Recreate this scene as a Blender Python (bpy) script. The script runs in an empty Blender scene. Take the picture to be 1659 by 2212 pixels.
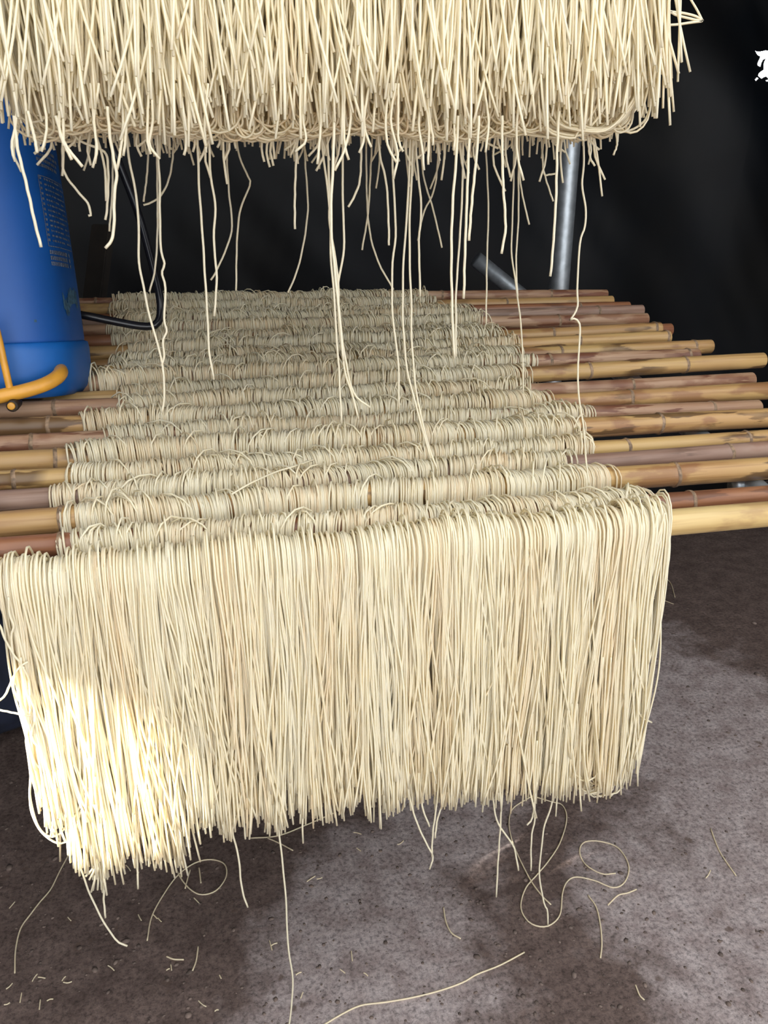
import bpy, bmesh, math, random
import numpy as np
from mathutils import Vector, Matrix, noise

random.seed(7)
rng = np.random.default_rng(11)
scene = bpy.context.scene
COL = scene.collection

# ------------------------------------------------------------------ camera
W, H, F = 1659.0, 2212.0, 1700.0
CAM = np.array([0.0, 0.0, 1.45])
YAW, PITCH = math.radians(13.4), math.radians(21.0)
FWD = np.array([math.sin(YAW) * math.cos(PITCH), math.cos(YAW) * math.cos(PITCH), -math.sin(PITCH)])
RGT = np.array([math.cos(YAW), -math.sin(YAW), 0.0])
UPV = np.cross(RGT, FWD)
cd = bpy.data.cameras.new('camera')
cam = bpy.data.objects.new('camera', cd)
COL.objects.link(cam)
cam.location = CAM
cam.rotation_euler = Matrix((RGT, UPV, -FWD)).transposed().to_euler()
cd.sensor_fit = 'VERTICAL'
cd.sensor_height = 36.0
cd.lens = 36.0 * F / H
cd.clip_start = 0.02
scene.camera = cam

# ------------------------------------------------------------------ light
SUN_DIR = np.array([-0.80, -0.30, 0.50])
SUN_DIR /= np.linalg.norm(SUN_DIR)          # towards the sun
world = bpy.data.worlds.new('sky')
scene.world = world
world.use_nodes = True
bg = world.node_tree.nodes['Background']
bg.inputs[0].default_value = (0.94, 0.97, 1.0, 1)
bg.inputs[1].default_value = 1.6
sd = bpy.data.lights.new('sun', 'SUN')
sd.energy = 24.0
sd.angle = math.radians(1.4)
sd.color = (1.0, 0.96, 0.88)
sun = bpy.data.objects.new('sun', sd)
COL.objects.link(sun)
sun.location = (-3, -2, 5)
sun.rotation_euler = Vector(SUN_DIR).to_track_quat('Z', 'Y').to_euler()
vs = scene.view_settings
vs.view_transform = 'Standard'
vs.look = 'None'
vs.gamma = 1.0
vs.use_curve_mapping = False
vs.exposure = 0.92
scene.cycles.max_bounces = 10
scene.cycles.diffuse_bounces = 7


# ------------------------------------------------------------------ helpers
def rays(px, py):
    px = np.asarray(px, float); py = np.asarray(py, float)
    a = (px - W / 2) / F; b = -(py - H / 2) / F
    return FWD + a[..., None] * RGT + b[..., None] * UPV


def atY(px, py, Y):
    d = rays(px, py)
    t = np.asarray(Y, float) / d[..., 1]
    return CAM + d * t[..., None]


def atZ(px, py, Z):
    d = rays(px, py)
    t = (Z - CAM[2]) / d[..., 2]
    return CAM + d * t[..., None]


def tag(o, label=None, cat=None, group=None, kind=None):
    if label: o['label'] = label
    if cat: o['category'] = cat
    if group: o['group'] = group
    if kind: o['kind'] = kind
    return o


def link(name, me, mat, parent=None):
    o = bpy.data.objects.new(name, me)
    COL.objects.link(o)
    if mat is not None and not me.materials:
        me.materials.append(mat)
    if parent is not None:
        o.parent = parent
        o.matrix_parent_inverse = Matrix.Translation(-parent.location)
    return o


def empty(name, loc):
    o = bpy.data.objects.new(name, None)
    COL.objects.link(o)
    o.location = Vector([float(v) for v in loc])
    o.empty_display_size = 0.05
    return o


def from_np(name, verts, quads, smooth=True, ngons=None):
    me = bpy.data.meshes.new(name)
    nv, nq = len(verts), len(quads)
    ngons = [] if ngons is None else ngons
    me.vertices.add(nv)
    me.vertices.foreach_set('co', np.asarray(verts, np.float32).ravel())
    li = np.asarray(quads, np.int32).ravel()
    starts = np.arange(nq, dtype=np.int32) * 4
    if len(ngons):
        ng = np.asarray(ngons, np.int32)
        starts = np.concatenate([starts, nq * 4 + np.arange(len(ng), dtype=np.int32) * ng.shape[1]])
        li = np.concatenate([li, ng.ravel()])
    me.loops.add(len(li))
    me.loops.foreach_set('vertex_index', li)
    me.polygons.add(len(starts))
    me.polygons.foreach_set('loop_start', starts.astype(np.int32))
    me.update(calc_edges=True)
    me.validate()
    if smooth:
        me.polygons.foreach_set('use_smooth', np.ones(len(me.polygons), bool))
    return me


def tubes(name, P, r, sides=5, ref=(1, 0, 0), tint=None, caps=True):
    """P: (N,K,3) centre lines, r: scalar, (N,) or (N,K) radii -> one mesh."""
    P = np.asarray(P, float)
    if P.ndim == 2:
        P = P[None]
    N, K, _ = P.shape
    T = np.gradient(P, axis=1)
    T /= np.linalg.norm(T, axis=2, keepdims=True) + 1e-12
    ref = np.broadcast_to(np.asarray(ref, float), T.shape)
    B = np.cross(T, ref)
    B /= np.linalg.norm(B, axis=2, keepdims=True) + 1e-9
    A = np.cross(B, T)
    r = np.asarray(r, float)
    if r.ndim == 1: r = r[:, None]
    r = np.broadcast_to(r, (N, K))
    ang = np.arange(sides) * 2 * math.pi / sides
    V = P[:, :, None, :] + r[:, :, None, None] * (A[:, :, None, :] * np.cos(ang)[None, None, :, None]
                                                  + B[:, :, None, :] * np.sin(ang)[None, None, :, None])
    idx = np.arange(N * K * sides).reshape(N, K, sides)
    nx = np.roll(idx, -1, axis=2)
    Q = np.stack([idx[:, :-1], nx[:, :-1], nx[:, 1:], idx[:, 1:]], axis=-1).reshape(-1, 4)
    ng = np.concatenate([idx[:, 0, :][:, ::-1], idx[:, -1, :]]) if caps else None
    me = from_np(name, V.reshape(-1, 3), Q, True, ng)
    if tint is not None:
        at = me.attributes.new('tint', 'FLOAT', 'POINT')
        tv = np.repeat(np.broadcast_to(np.asarray(tint, np.float32), (N,)), K * sides)
        at.data.foreach_set('value', tv.astype(np.float32))
    return me


def smooth_path(pts, n):
    """Catmull-Rom through pts resampled to n points."""
    p = np.asarray(pts, float)
    if len(p) == 2:
        return p[0] + (p[1] - p[0]) * np.linspace(0, 1, n)[:, None]
    d = np.r_[0, np.cumsum(np.linalg.norm(np.diff(p, axis=0), axis=1))]
    t = np.linspace(0, d[-1], n)
    e = np.vstack([2 * p[0] - p[1], p, 2 * p[-1] - p[-2]])
    out = np.zeros((n, p.shape[1]))
    for k, tt in enumerate(t):
        i = min(np.searchsorted(d, tt, side='right') - 1, len(p) - 2)
        u = (tt - d[i]) / max(d[i + 1] - d[i], 1e-9)
        a, b, c, g = e[i], e[i + 1], e[i + 2], e[i + 3]
        out[k] = 0.5 * (2 * b + (c - a) * u + (2 * a - 5 * b + 4 * c - g) * u * u + (3 * b - a - 3 * c + g) * u ** 3)
    return out


def transport_tube(name, path, r, sides=8, tint=None, caps=True):
    """single tube with parallel-transport frame; safe for any direction."""
    P = np.asarray(path, float)
    T = np.gradient(P, axis=0)
    T /= np.linalg.norm(T, axis=1, keepdims=True) + 1e-12
    a = np.array([1, 0, 0]) if abs(T[0][0]) < 0.8 else np.array([0, 0, 1])
    refs = []
    a = a - T[0] * a.dot(T[0]); a /= np.linalg.norm(a)
    for t in T:
        a = a - t * a.dot(t); a /= np.linalg.norm(a) + 1e-12
        refs.append(a.copy())
    return tubes(name, P[None], r if np.ndim(r) == 0 else np.asarray(r)[None], sides, np.asarray(refs)[None], tint, caps)


def box_bm(bm, c, s):
    m = Matrix.Translation(Vector(c)) @ Matrix.Diagonal((s[0], s[1], s[2], 1))
    bmesh.ops.create_cube(bm, size=1, matrix=m)


def bm_mesh(name, bm, smooth=False):
    me = bpy.data.meshes.new(name)
    bm.to_mesh(me); bm.free()
    if smooth:
        for p in me.polygons: p.use_smooth = True
    return me


# ------------------------------------------------------------------ materials
def new_mat(name):
    m = bpy.data.materials.new(name)
    m.use_nodes = True
    nt = m.node_tree
    return m, nt, nt.nodes['Principled BSDF']


def N(nt, typ, **kw):
    n = nt.nodes.new(typ)
    for k, v in kw.items():
        setattr(n, k, v)
    return n


def ramp(nt, stops):
    r = N(nt, 'ShaderNodeValToRGB')
    el = r.color_ramp.elements
    while len(el) < len(stops): el.new(0.5)
    for e, (p, c) in zip(el, stops):
        e.position = p
        e.color = (c[0], c[1], c[2], 1) if not np.isscalar(c) else (c, c, c, 1)
    return r


def noodle_mat():
    m, nt, b = new_mat('dried_rice_noodle')
    at = N(nt, 'ShaderNodeAttribute', attribute_name='tint')
    r = ramp(nt, [(0.0, (0.965, 0.92, 0.76)), (0.5, (0.955, 0.88, 0.685)), (1.0, (0.93, 0.785, 0.57))])
    nt.links.new(at.outputs['Fac'], r.inputs[0])
    nt.links.new(r.outputs[0], b.inputs['Base Color'])
    b.inputs['Roughness'].default_value = 0.42
    b.inputs['Specular IOR Level'].default_value = 0.45
    tr = N(nt, 'ShaderNodeBsdfTranslucent')
    tr.inputs[0].default_value = (0.98, 0.89, 0.62, 1)
    mx = N(nt, 'ShaderNodeMixShader')
    mx.inputs[0].default_value = 0.38
    out = nt.nodes['Material Output']
    nt.links.new(b.outputs[0], mx.inputs[1])
    nt.links.new(tr.outputs[0], mx.inputs[2])
    nt.links.new(mx.outputs[0], out.inputs[0])
    return m


def bamboo_mat(name, base, alt, dark, streak=0.5, fleck=0.5, rough=0.42):
    m, nt, b = new_mat(name)
    tc = N(nt, 'ShaderNodeTexCoord')
    oi = N(nt, 'ShaderNodeObjectInfo')
    add = N(nt, 'ShaderNodeVectorMath', operation='ADD')
    sc = N(nt, 'ShaderNodeVectorMath', operation='SCALE')
    sc.inputs['Scale'].default_value = 13.0
    cb = N(nt, 'ShaderNodeCombineXYZ')
    for i in range(3): nt.links.new(oi.outputs['Random'], cb.inputs[i])
    nt.links.new(cb.outputs[0], sc.inputs[0])
    nt.links.new(tc.outputs['Object'], add.inputs[0])
    nt.links.new(sc.outputs[0], add.inputs[1])

    def nz(scale, vec, det=4):
        mp = N(nt, 'ShaderNodeMapping')
        mp.inputs['Scale'].default_value = vec
        n = N(nt, 'ShaderNodeTexNoise')
        n.inputs['Scale'].default_value = scale
        n.inputs['Detail'].default_value = det
        nt.links.new(add.outputs[0], mp.inputs[0])
        nt.links.new(mp.outputs[0], n.inputs[0])
        return n
    big = nz(6, (0.55, 1.6, 1.6))
    r1 = ramp(nt, [(0.38, base), (0.62, alt)])
    nt.links.new(big.outputs[0], r1.inputs[0])
    st = nz(60, (0.06, 2.2, 2.2), 3)
    r2 = ramp(nt, [(0.50, 0.0), (0.64, streak)])
    nt.links.new(st.outputs[0], r2.inputs[0])
    m1 = N(nt, 'ShaderNodeMixRGB', blend_type='MULTIPLY')
    m1.inputs[2].default_value = (0.55, 0.42, 0.33, 1)
    nt.links.new(r2.outputs[0], m1.inputs[0])
    nt.links.new(r1.outputs[0], m1.inputs[1])
    fl = nz(34, (0.16, 1.0, 1.0), 6)
    ms = nz(5, (1, 1, 1), 2)
    r3 = ramp(nt, [(0.535, 0.0), (0.56, 1.0)])
    nt.links.new(fl.outputs[0], r3.inputs[0])
    r4 = ramp(nt, [(0.47, 0.0), (0.55, fleck)])
    nt.links.new(ms.outputs[0], r4.inputs[0])
    mm = N(nt, 'ShaderNodeMath', operation='MULTIPLY')
    nt.links.new(r3.outputs[0], mm.inputs[0]); nt.links.new(r4.outputs[0], mm.inputs[1])
    sp = nz(20, (0.35, 1.0, 1.0), 5)
    r5 = ramp(nt, [(0.56, 0.0), (0.62, fleck * 0.7)])
    nt.links.new(sp.outputs[0], r5.inputs[0])
    m3 = N(nt, 'ShaderNodeMixRGB')
    m3.inputs[2].default_value = (0.20, 0.075, 0.035, 1)
    nt.links.new(r5.outputs[0], m3.inputs[0])
    nt.links.new(m1.outputs[0], m3.inputs[1])
    m2 = N(nt, 'ShaderNodeMixRGB')
    m2.inputs[2].default_value = (*dark, 1)
    nt.links.new(mm.outputs[0], m2.inputs[0])
    nt.links.new(m3.outputs[0], m2.inputs[1])
    nt.links.new(m2.outputs[0], b.inputs['Base Color'])
    b.inputs['Roughness'].default_value = rough
    bu = N(nt, 'ShaderNodeBump')
    bu.inputs['Strength'].default_value = 0.12
    bu.inputs['Distance'].default_value = 0.002
    nt.links.new(st.outputs[0], bu.inputs['Height'])
    nt.links.new(bu.outputs[0], b.inputs['Normal'])
    return m


def plain_mat(name, col, rough=0.5, metal=0.0, var=0.0, scale=20, bump=0.0, col2=None):
    m, nt, b = new_mat(name)
    b.inputs['Roughness'].default_value = rough
    b.inputs['Metallic'].default_value = metal
    tc = N(nt, 'ShaderNodeTexCoord')
    n = N(nt, 'ShaderNodeTexNoise')
    n.inputs['Scale'].default_value = scale
    n.inputs['Detail'].default_value = 5
    nt.links.new(tc.outputs['Object'], n.inputs[0])
    c2 = col2 if col2 else tuple(c * (1 - var) for c in col)
    r = ramp(nt, [(0.35, c2), (0.65, col)])
    nt.links.new(n.outputs[0], r.inputs[0])
    nt.links.new(r.outputs[0], b.inputs['Base Color'])
    if bump:
        bu = N(nt, 'ShaderNodeBump')
        bu.inputs['Strength'].default_value = bump
        bu.inputs['Distance'].default_value = 0.004
        nt.links.new(n.outputs[0], bu.inputs['Height'])
        nt.links.new(bu.outputs[0], b.inputs['Normal'])
    return m


def floor_mat():
    m, nt, b = new_mat('worn_concrete')
    tc = N(nt, 'ShaderNodeTexCoord')

    def nz(scale, det=6, rough=0.6, off=(0, 0, 0)):
        mp = N(nt, 'ShaderNodeMapping')
        mp.inputs['Location'].default_value = off
        n = N(nt, 'ShaderNodeTexNoise')
        n.inputs['Scale'].default_value = scale
        n.inputs['Detail'].default_value = det
        n.inputs['Roughness'].default_value = rough
        nt.links.new(tc.outputs['Object'], mp.inputs[0])
        nt.links.new(mp.outputs[0], n.inputs[0])
        return n
    # soft light pools and shade painted into the concrete as pale and dark blotches
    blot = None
    for (cx, cy, rx, ry, rot) in LIGHT_POOLS:
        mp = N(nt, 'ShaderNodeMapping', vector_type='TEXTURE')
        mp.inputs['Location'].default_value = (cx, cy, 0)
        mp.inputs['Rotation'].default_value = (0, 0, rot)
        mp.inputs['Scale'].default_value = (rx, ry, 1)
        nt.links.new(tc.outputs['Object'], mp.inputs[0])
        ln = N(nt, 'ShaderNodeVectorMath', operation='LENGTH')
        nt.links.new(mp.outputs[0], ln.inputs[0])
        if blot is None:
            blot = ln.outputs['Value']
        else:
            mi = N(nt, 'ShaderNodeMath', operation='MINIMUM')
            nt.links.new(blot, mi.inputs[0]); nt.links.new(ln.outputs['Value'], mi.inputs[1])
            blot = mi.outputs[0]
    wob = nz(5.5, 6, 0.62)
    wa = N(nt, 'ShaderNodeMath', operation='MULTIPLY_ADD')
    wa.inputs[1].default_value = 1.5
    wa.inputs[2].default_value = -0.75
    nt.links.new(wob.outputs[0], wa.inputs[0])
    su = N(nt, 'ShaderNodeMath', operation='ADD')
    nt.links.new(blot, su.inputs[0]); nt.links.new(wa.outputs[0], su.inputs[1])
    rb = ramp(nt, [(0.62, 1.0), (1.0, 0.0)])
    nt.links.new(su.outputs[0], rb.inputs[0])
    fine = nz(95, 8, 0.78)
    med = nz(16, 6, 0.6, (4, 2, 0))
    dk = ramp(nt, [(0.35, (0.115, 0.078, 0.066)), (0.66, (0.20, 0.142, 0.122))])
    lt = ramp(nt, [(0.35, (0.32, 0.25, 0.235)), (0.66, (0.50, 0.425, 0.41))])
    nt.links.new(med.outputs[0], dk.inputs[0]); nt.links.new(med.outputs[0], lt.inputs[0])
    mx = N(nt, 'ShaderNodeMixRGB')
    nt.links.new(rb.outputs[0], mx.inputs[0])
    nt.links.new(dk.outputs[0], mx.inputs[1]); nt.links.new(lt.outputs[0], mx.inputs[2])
    rf = ramp(nt, [(0.38, 0.35), (0.50, 1.0), (0.64, 1.45)])
    nt.links.new(fine.outputs[0], rf.inputs[0])
    mu = N(nt, 'ShaderNodeMixRGB', blend_type='MULTIPLY')
    mu.inputs[0].default_value = 0.85
    nt.links.new(mx.outputs[0], mu.inputs[1]); nt.links.new(rf.outputs[0], mu.inputs[2])
    # brown aggregate showing through
    vo = N(nt, 'ShaderNodeTexVoronoi')
    vo.inputs['Scale'].default_value = 26
    vo.inputs['Randomness'].default_value = 1.0
    dn = nz(30, 3, 0.5, (9, 1, 0))
    vm = N(nt, 'ShaderNodeVectorMath', operation='MULTIPLY_ADD')
    vm.inputs[1].default_value = (0.05, 0.05, 0.05)
    nt.links.new(dn.outputs['Color'], vm.inputs[0]); nt.links.new(tc.outputs['Object'], vm.inputs[2])
    nt.links.new(vm.outputs[0], vo.inputs[0])
    rv = ramp(nt, [(0.16, 0.75), (0.26, 0.0)])
    nt.links.new(vo.outputs['Distance'], rv.inputs[0])
    sel = nz(7, 3, 0.5, (1, 7, 0))
    rs = ramp(nt, [(0.50, 0.0), (0.62, 1.0)])
    nt.links.new(sel.outputs[0], rs.inputs[0])
    ml = N(nt, 'ShaderNodeMath', operation='MULTIPLY')
    nt.links.new(rv.outputs[0], ml.inputs[0]); nt.links.new(rs.outputs[0], ml.inputs[1])
    ag = N(nt, 'ShaderNodeMixRGB')
    ag.inputs[2].default_value = (0.13, 0.085, 0.065, 1)
    nt.links.new(ml.outputs[0], ag.inputs[0]); nt.links.new(mu.outputs[0], ag.inputs[1])
    nt.links.new(ag.outputs[0], b.inputs['Base Color'])
    b.inputs['Roughness'].default_value = 0.72
    b.inputs['Specular IOR Level'].default_value = 0.3
    bu = N(nt, 'ShaderNodeBump')
    bu.inputs['Strength'].default_value = 0.75
    bu.inputs['Distance'].default_value = 0.006
    nt.links.new(fine.outputs[0], bu.inputs['Height'])
    nt.links.new(bu.outputs[0], b.inputs['Normal'])
    return m


def light_pool_from_px(pts):
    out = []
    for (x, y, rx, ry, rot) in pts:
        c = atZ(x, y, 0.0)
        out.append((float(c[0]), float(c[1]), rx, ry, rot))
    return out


LIGHT_POOLS = light_pool_from_px([(800, 2150, 0.30, 0.62, -0.3), (1560, 1620, 0.36, 0.75, -0.35),
                        (1600, 2050, 0.30, 0.5, 0.2), (960, 1790, 0.22, 0.20, 0.0), (1400, 1500, 0.3, 0.3, 0.0)])  # pale ovals painted where soft light falls on the floor

M_NOODLE = noodle_mat()
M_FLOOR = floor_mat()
M_BAM = {
    'yellow': bamboo_mat('yellow_bamboo', (0.50, 0.325, 0.125), (0.43, 0.25, 0.10), (0.10, 0.05, 0.02), 0.45, 0.85),
    'pale': bamboo_mat('pale_bamboo', (0.60, 0.44, 0.20), (0.54, 0.37, 0.15), (0.22, 0.13, 0.06), 0.30, 0.45),
    'pink': bamboo_mat('weathered_bamboo', (0.46, 0.295, 0.18), (0.36, 0.205, 0.12), (0.15, 0.05, 0.025), 0.6, 0.9, 0.5),
    'red': bamboo_mat('red_brown_bamboo', (0.22, 0.085, 0.042), (0.30, 0.13, 0.06), (0.06, 0.02, 0.01), 0.5, 0.5),
    'grey': bamboo_mat('grey_bamboo', (0.34, 0.225, 0.165), (0.27, 0.165, 0.12), (0.10, 0.05, 0.03), 0.5, 0.5, 0.5),
}
M_NODE = plain_mat('bamboo_node', (0.34, 0.22, 0.13), 0.6, 0, 0.6, 120)
M_CUT = plain_mat('bamboo_cut_end', (0.42, 0.29, 0.16), 0.8, 0, 0.5, 60)
M_STEEL = plain_mat('galvanised_steel', (0.46, 0.50, 0.53), 0.42, 0.75, 0.25, 40, 0.05)
M_SHEET = plain_mat('black_plastic_sheet', (0.0060, 0.0058, 0.0058), 0.50, 0, 0.3, 1.6, 0.0, (0.0022, 0.0036, 0.0060))
M_SHEET.node_tree.nodes['Principled BSDF'].inputs['Specular IOR Level'].default_value = 0.18
M_ROOF = plain_mat('grey_roof_sheet', (0.20, 0.20, 0.20), 0.6, 0, 0.2, 3)
M_BLUE = plain_mat('blue_tank_plastic', (0.002, 0.080, 0.34), 0.5, 0, 0.12, 9, 0.0)
M_BLUEB = plain_mat('blue_base_plastic', (0.003, 0.115, 0.43), 0.5, 0, 0.15, 12)
M_YEL = plain_mat('yellow_painted_tube', (0.78, 0.37, 0.045), 0.38, 0, 0.25, 25)
M_BLACK = plain_mat('black_lever_coating', (0.012, 0.012, 0.016), 0.22, 0, 0.2, 20)
M_DARKMET = plain_mat('rusty_bolt', (0.045, 0.03, 0.02), 0.6, 0.4, 0.5, 90)
M_PRINT = plain_mat('worn_white_print', (0.20, 0.24, 0.32), 0.6, 0, 0.6, 300)
M_CLOTH = plain_mat('navy_cloth', (0.020, 0.026, 0.055), 0.85, 0, 0.6, 9, 0.25)
M_WOOD = plain_mat('dark_timber', (0.02, 0.014, 0.010), 0.8, 0, 0.5, 14)
M_STONE = plain_mat('floor_grit', (0.20, 0.145, 0.12), 0.9, 0, 0.6, 30)

# ------------------------------------------------------------------ the setting
def grid_sheet(name, us, vs_, fn, mat, skip=None):
    U, V = np.meshgrid(us, vs_, indexing='ij')
    verts = np.array([fn(u, v) for u, v in zip(U.ravel(), V.ravel())])
    nu, nv = len(us), len(vs_)
    idx = np.arange(nu * nv).reshape(nu, nv)
    q = np.stack([idx[:-1, :-1], idx[1:, :-1], idx[1:, 1:], idx[:-1, 1:]], -1).reshape(-1, 4)
    if skip is not None:
        uc = (us[:-1] + us[1:]) / 2; vc = (vs_[:-1] + vs_[1:]) / 2
        UC, VC = np.meshgrid(uc, vc, indexing='ij')
        q = q[~skip(UC.ravel(), VC.ravel())]
    me = from_np(name, verts, q)
    return link(name, me, mat)


def in_poly(px, py, poly):
    poly = np.asarray(poly); n = len(poly)
    c = np.zeros(len(px), bool)
    j = n - 1
    for i in range(n):
        xi, yi = poly[i]; xj, yj = poly[j]
        with np.errstate(divide='ignore', invalid='ignore'):
            t = ((yi > py) != (yj > py)) & (px < (xj - xi) * (py - yi) / (yj - yi + 1e-15) + xi)
        c ^= t
        j = i
    return c


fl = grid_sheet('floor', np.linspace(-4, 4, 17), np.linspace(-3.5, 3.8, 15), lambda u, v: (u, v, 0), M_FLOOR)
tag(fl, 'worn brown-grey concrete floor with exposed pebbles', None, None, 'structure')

WALL_Y = 3.6
crop = lambda pts: [(1400 + x / 6.405, y / 6.405) for x, y in pts]
TEARS = [crop([(1495, 700), (1530, 712), (1590, 706), (1659, 690), (1900, 700), (1900, 1100), (1640, 1095), (1600, 1062), (1530, 1095),
               (1480, 1060), (1500, 1020), (1580, 970), (1600, 870), (1640, 800), (1590, 830), (1555, 880), (1540, 930),
               (1500, 910), (1500, 880), (1540, 820), (1560, 780), (1520, 760)]),
         crop([(1415, 1115), (1460, 1080), (1475, 1098), (1425, 1135)]),
         crop([(1590, 1118), (1659, 1105), (1800, 1110), (1800, 1135), (1600, 1135)])]
TEARW = []
for t in TEARS:
    w = atY([p[0] for p in t], [p[1] for p in t], WALL_Y)
    TEARW.append(w[:, [0, 2]])
allw = np.vstack(TEARW)
x0, z0 = allw.min(0) - 0.01; x1, z1 = allw.max(0) + 0.01
us = np.r_[np.linspace(-3.2, x0, 90), np.arange(x0 + 0.0025, x1, 0.0025), np.linspace(x1, 3.6, 36)[1:]]
vz = np.r_[np.linspace(0, z0, 52), np.arange(z0 + 0.0025, z1, 0.0025), np.linspace(z1, 3.0, 30)[1:]]


def wall_fn(u, v):
    n = noise.noise(Vector((u * 1.1, v * 0.9, 3.1))) * 0.10
    n += noise.noise(Vector((u * 2.2 + v * 1.7, v * 1.2 - u * 0.8, 7.7))) * 0.07
    n += noise.noise(Vector((u * 7.0 + v * 5.0, v * 2.5, 1.7))) * 0.016
    return (u, WALL_Y + n, v)


wb = grid_sheet('wall_back', us, vz, wall_fn, M_SHEET,
                lambda a, b: np.any([in_poly(a, b, t) for t in TEARW], axis=0))
tag(wb, 'black plastic sheet wall with a torn hole', None, None, 'structure')

# unseen sheet added to block sun; gap shaped to the sun patch on the curtain
LEFT_X = -1.9
patch = [(72, 1450), (130, 1482), (230, 1510), (330, 1535), (410, 1600), (450, 1690), (440, 1830), (370, 1850), (250, 1865), (165, 1850), (125, 1760), (98, 1600)]
pw = atY([p[0] for p in patch], [p[1] for p in patch], 1.03)
tt = (LEFT_X - pw[:, 0]) / SUN_DIR[0]
ph = pw + SUN_DIR * tt[:, None]
GAP = ph[:, [1, 2]]
gy0, gz0 = GAP.min(0) - 0.02; gy1, gz1 = GAP.max(0) + 0.02
usl = np.r_[np.linspace(-2.2, gy0, 24), np.arange(gy0 + 0.01, gy1, 0.01), np.linspace(gy1, WALL_Y + 0.05, 30)[1:]]
vzl = np.r_[np.linspace(0, gz0, 20), np.arange(gz0 + 0.01, gz1, 0.01), np.linspace(gz1, 3.9, 18)[1:]]
wl = grid_sheet('sun_mask_left', usl, vzl, lambda u, v: (LEFT_X + noise.noise(Vector((u * 1.3, v, 9.0))) * 0.03, u, v), M_SHEET,
                lambda a, b: in_poly(a, b, GAP))
tag(wl, 'unseen black plastic sheet added to mask the sun, gap shaped to the sun patch', None, None, 'structure')
wr = grid_sheet('wall_right', np.linspace(-2.6, WALL_Y + 0.05, 30), np.linspace(0, 3.0, 14),
                lambda u, v: (3.3 + noise.noise(Vector((u * 1.3, v, 4.0))) * 0.04, u, v), M_SHEET)
tag(wr, 'black plastic sheet wall', None, None, 'structure')
ce = grid_sheet('ceiling', np.linspace(-2.1, 3.5, 20), np.linspace(0.75, WALL_Y + 0.1, 12),
                lambda u, v: (u, v, 2.95 + 0.02 * math.sin(u * 9)), M_ROOF)
tag(ce, 'grey roof sheet', None, None, 'structure')

# ------------------------------------------------------------------ bamboo poles
def profile(Y):
    t = np.clip((Y - 1.05) / 1.40, 0, 1)
    return 0.966 + 0.235 * (1 - (1 - t) ** 1.7)


def solve_Y(py):
    d = rays(830.0, py)
    lo, hi = 0.8, 3.2
    for _ in range(50):
        mid = (lo + hi) / 2
        z = CAM[2] + d[2] * mid / d[1]
        if z > profile(mid): lo = mid
        else: hi = mid
    return (lo + hi) / 2


# (y at x=0, y at x=1659, y at 830, right end px or None, noodle left px, noodle right px, diameter, colour, node px list, words)
ROWS = [
    (1270, 1112, 1191, None, 6, 1428, 0.043, 'pale', [], 'thick smooth straw-yellow'),
    (1193, 1066, 1130, None, 123, 1412, 0.036, 'red', [1490], 'dark red-brown'),
    (1137, 1009, 1072, None, 134, 1334, 0.042, 'yellow', [1455], 'thick honey-yellow'),
    (1087, 971, 1026, None, 100, 1245, 0.036, 'grey', [1572], 'greyish weathered'),
    (1043, 945, 993, None, 145, 1288, 0.034, 'yellow', [1352, 1610, 34], 'slim yellow dark-streaked'),
    (996, 906, 952, None, 137, 1262, 0.040, 'yellow', [1421], 'yellow dark-flecked'),
    (959, 879, 917, 1637, 215, 1285, 0.034, 'pink', [1535, 70], 'brown blotched'),
    (927, 846, 886, 1668, 163, 1192, 0.038, 'yellow', [1358, 107], 'golden'),
    (892, 820, 857, 1623, 245, 1150, 0.035, 'pink', [1362, 120], 'pinkish-tan red-stained'),
    (872, 781, 828, 1646, 250, 1138, 0.036, 'yellow', [1477, 1270], 'yellow black-flecked'),
    (832, 766, 802, 1505, 190, 1172, 0.036, 'pink', [1483], 'pinkish-tan short'),
    (812, 747, 780, 1534, 240, 1122, 0.034, 'yellow', [1496], 'golden blunt-ended'),
    (800, 722, 763, 1443, 235, 1127, 0.034, 'yellow', [1437, 1248], 'tan'),
    (776, 701, 742, 1424, 262, 1088, 0.036, 'yellow', [1412, 1192], 'yellow dark-ringed'),
    (748, 705, 722, 1448, 240, 1086, 0.034, 'red', [1230], 'dark red-brown'),
    (724, 680, 704, 1396, 232, 1050, 0.034, 'pink', [1205], 'pinkish-brown streaked'),
    (704, 667, 689, 1386, 250, 1036, 0.032, 'grey', [1290], 'greyish-brown'),
    (692, 660, 677, 1357, 232, 1018, 0.030, 'red', [1250], 'red-brown'),
    (676, 644, 662, 1321, 235, 947, 0.034, 'yellow', [1092], 'orange-tan'),
    (655, 632, 645, 1309, 238, 925, 0.030, 'pink', [1188], 'thin pinkish'),
]
ORD = ['first', 'second', 'third', 'fourth', 'fifth', 'sixth', 'seventh', 'eighth', 'ninth', 'tenth', 'eleventh', 'twelfth',
       'thirteenth', 'fourteenth', 'fifteenth', 'sixteenth', 'seventeenth', 'eighteenth', 'nineteenth', 'twentieth']


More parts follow.
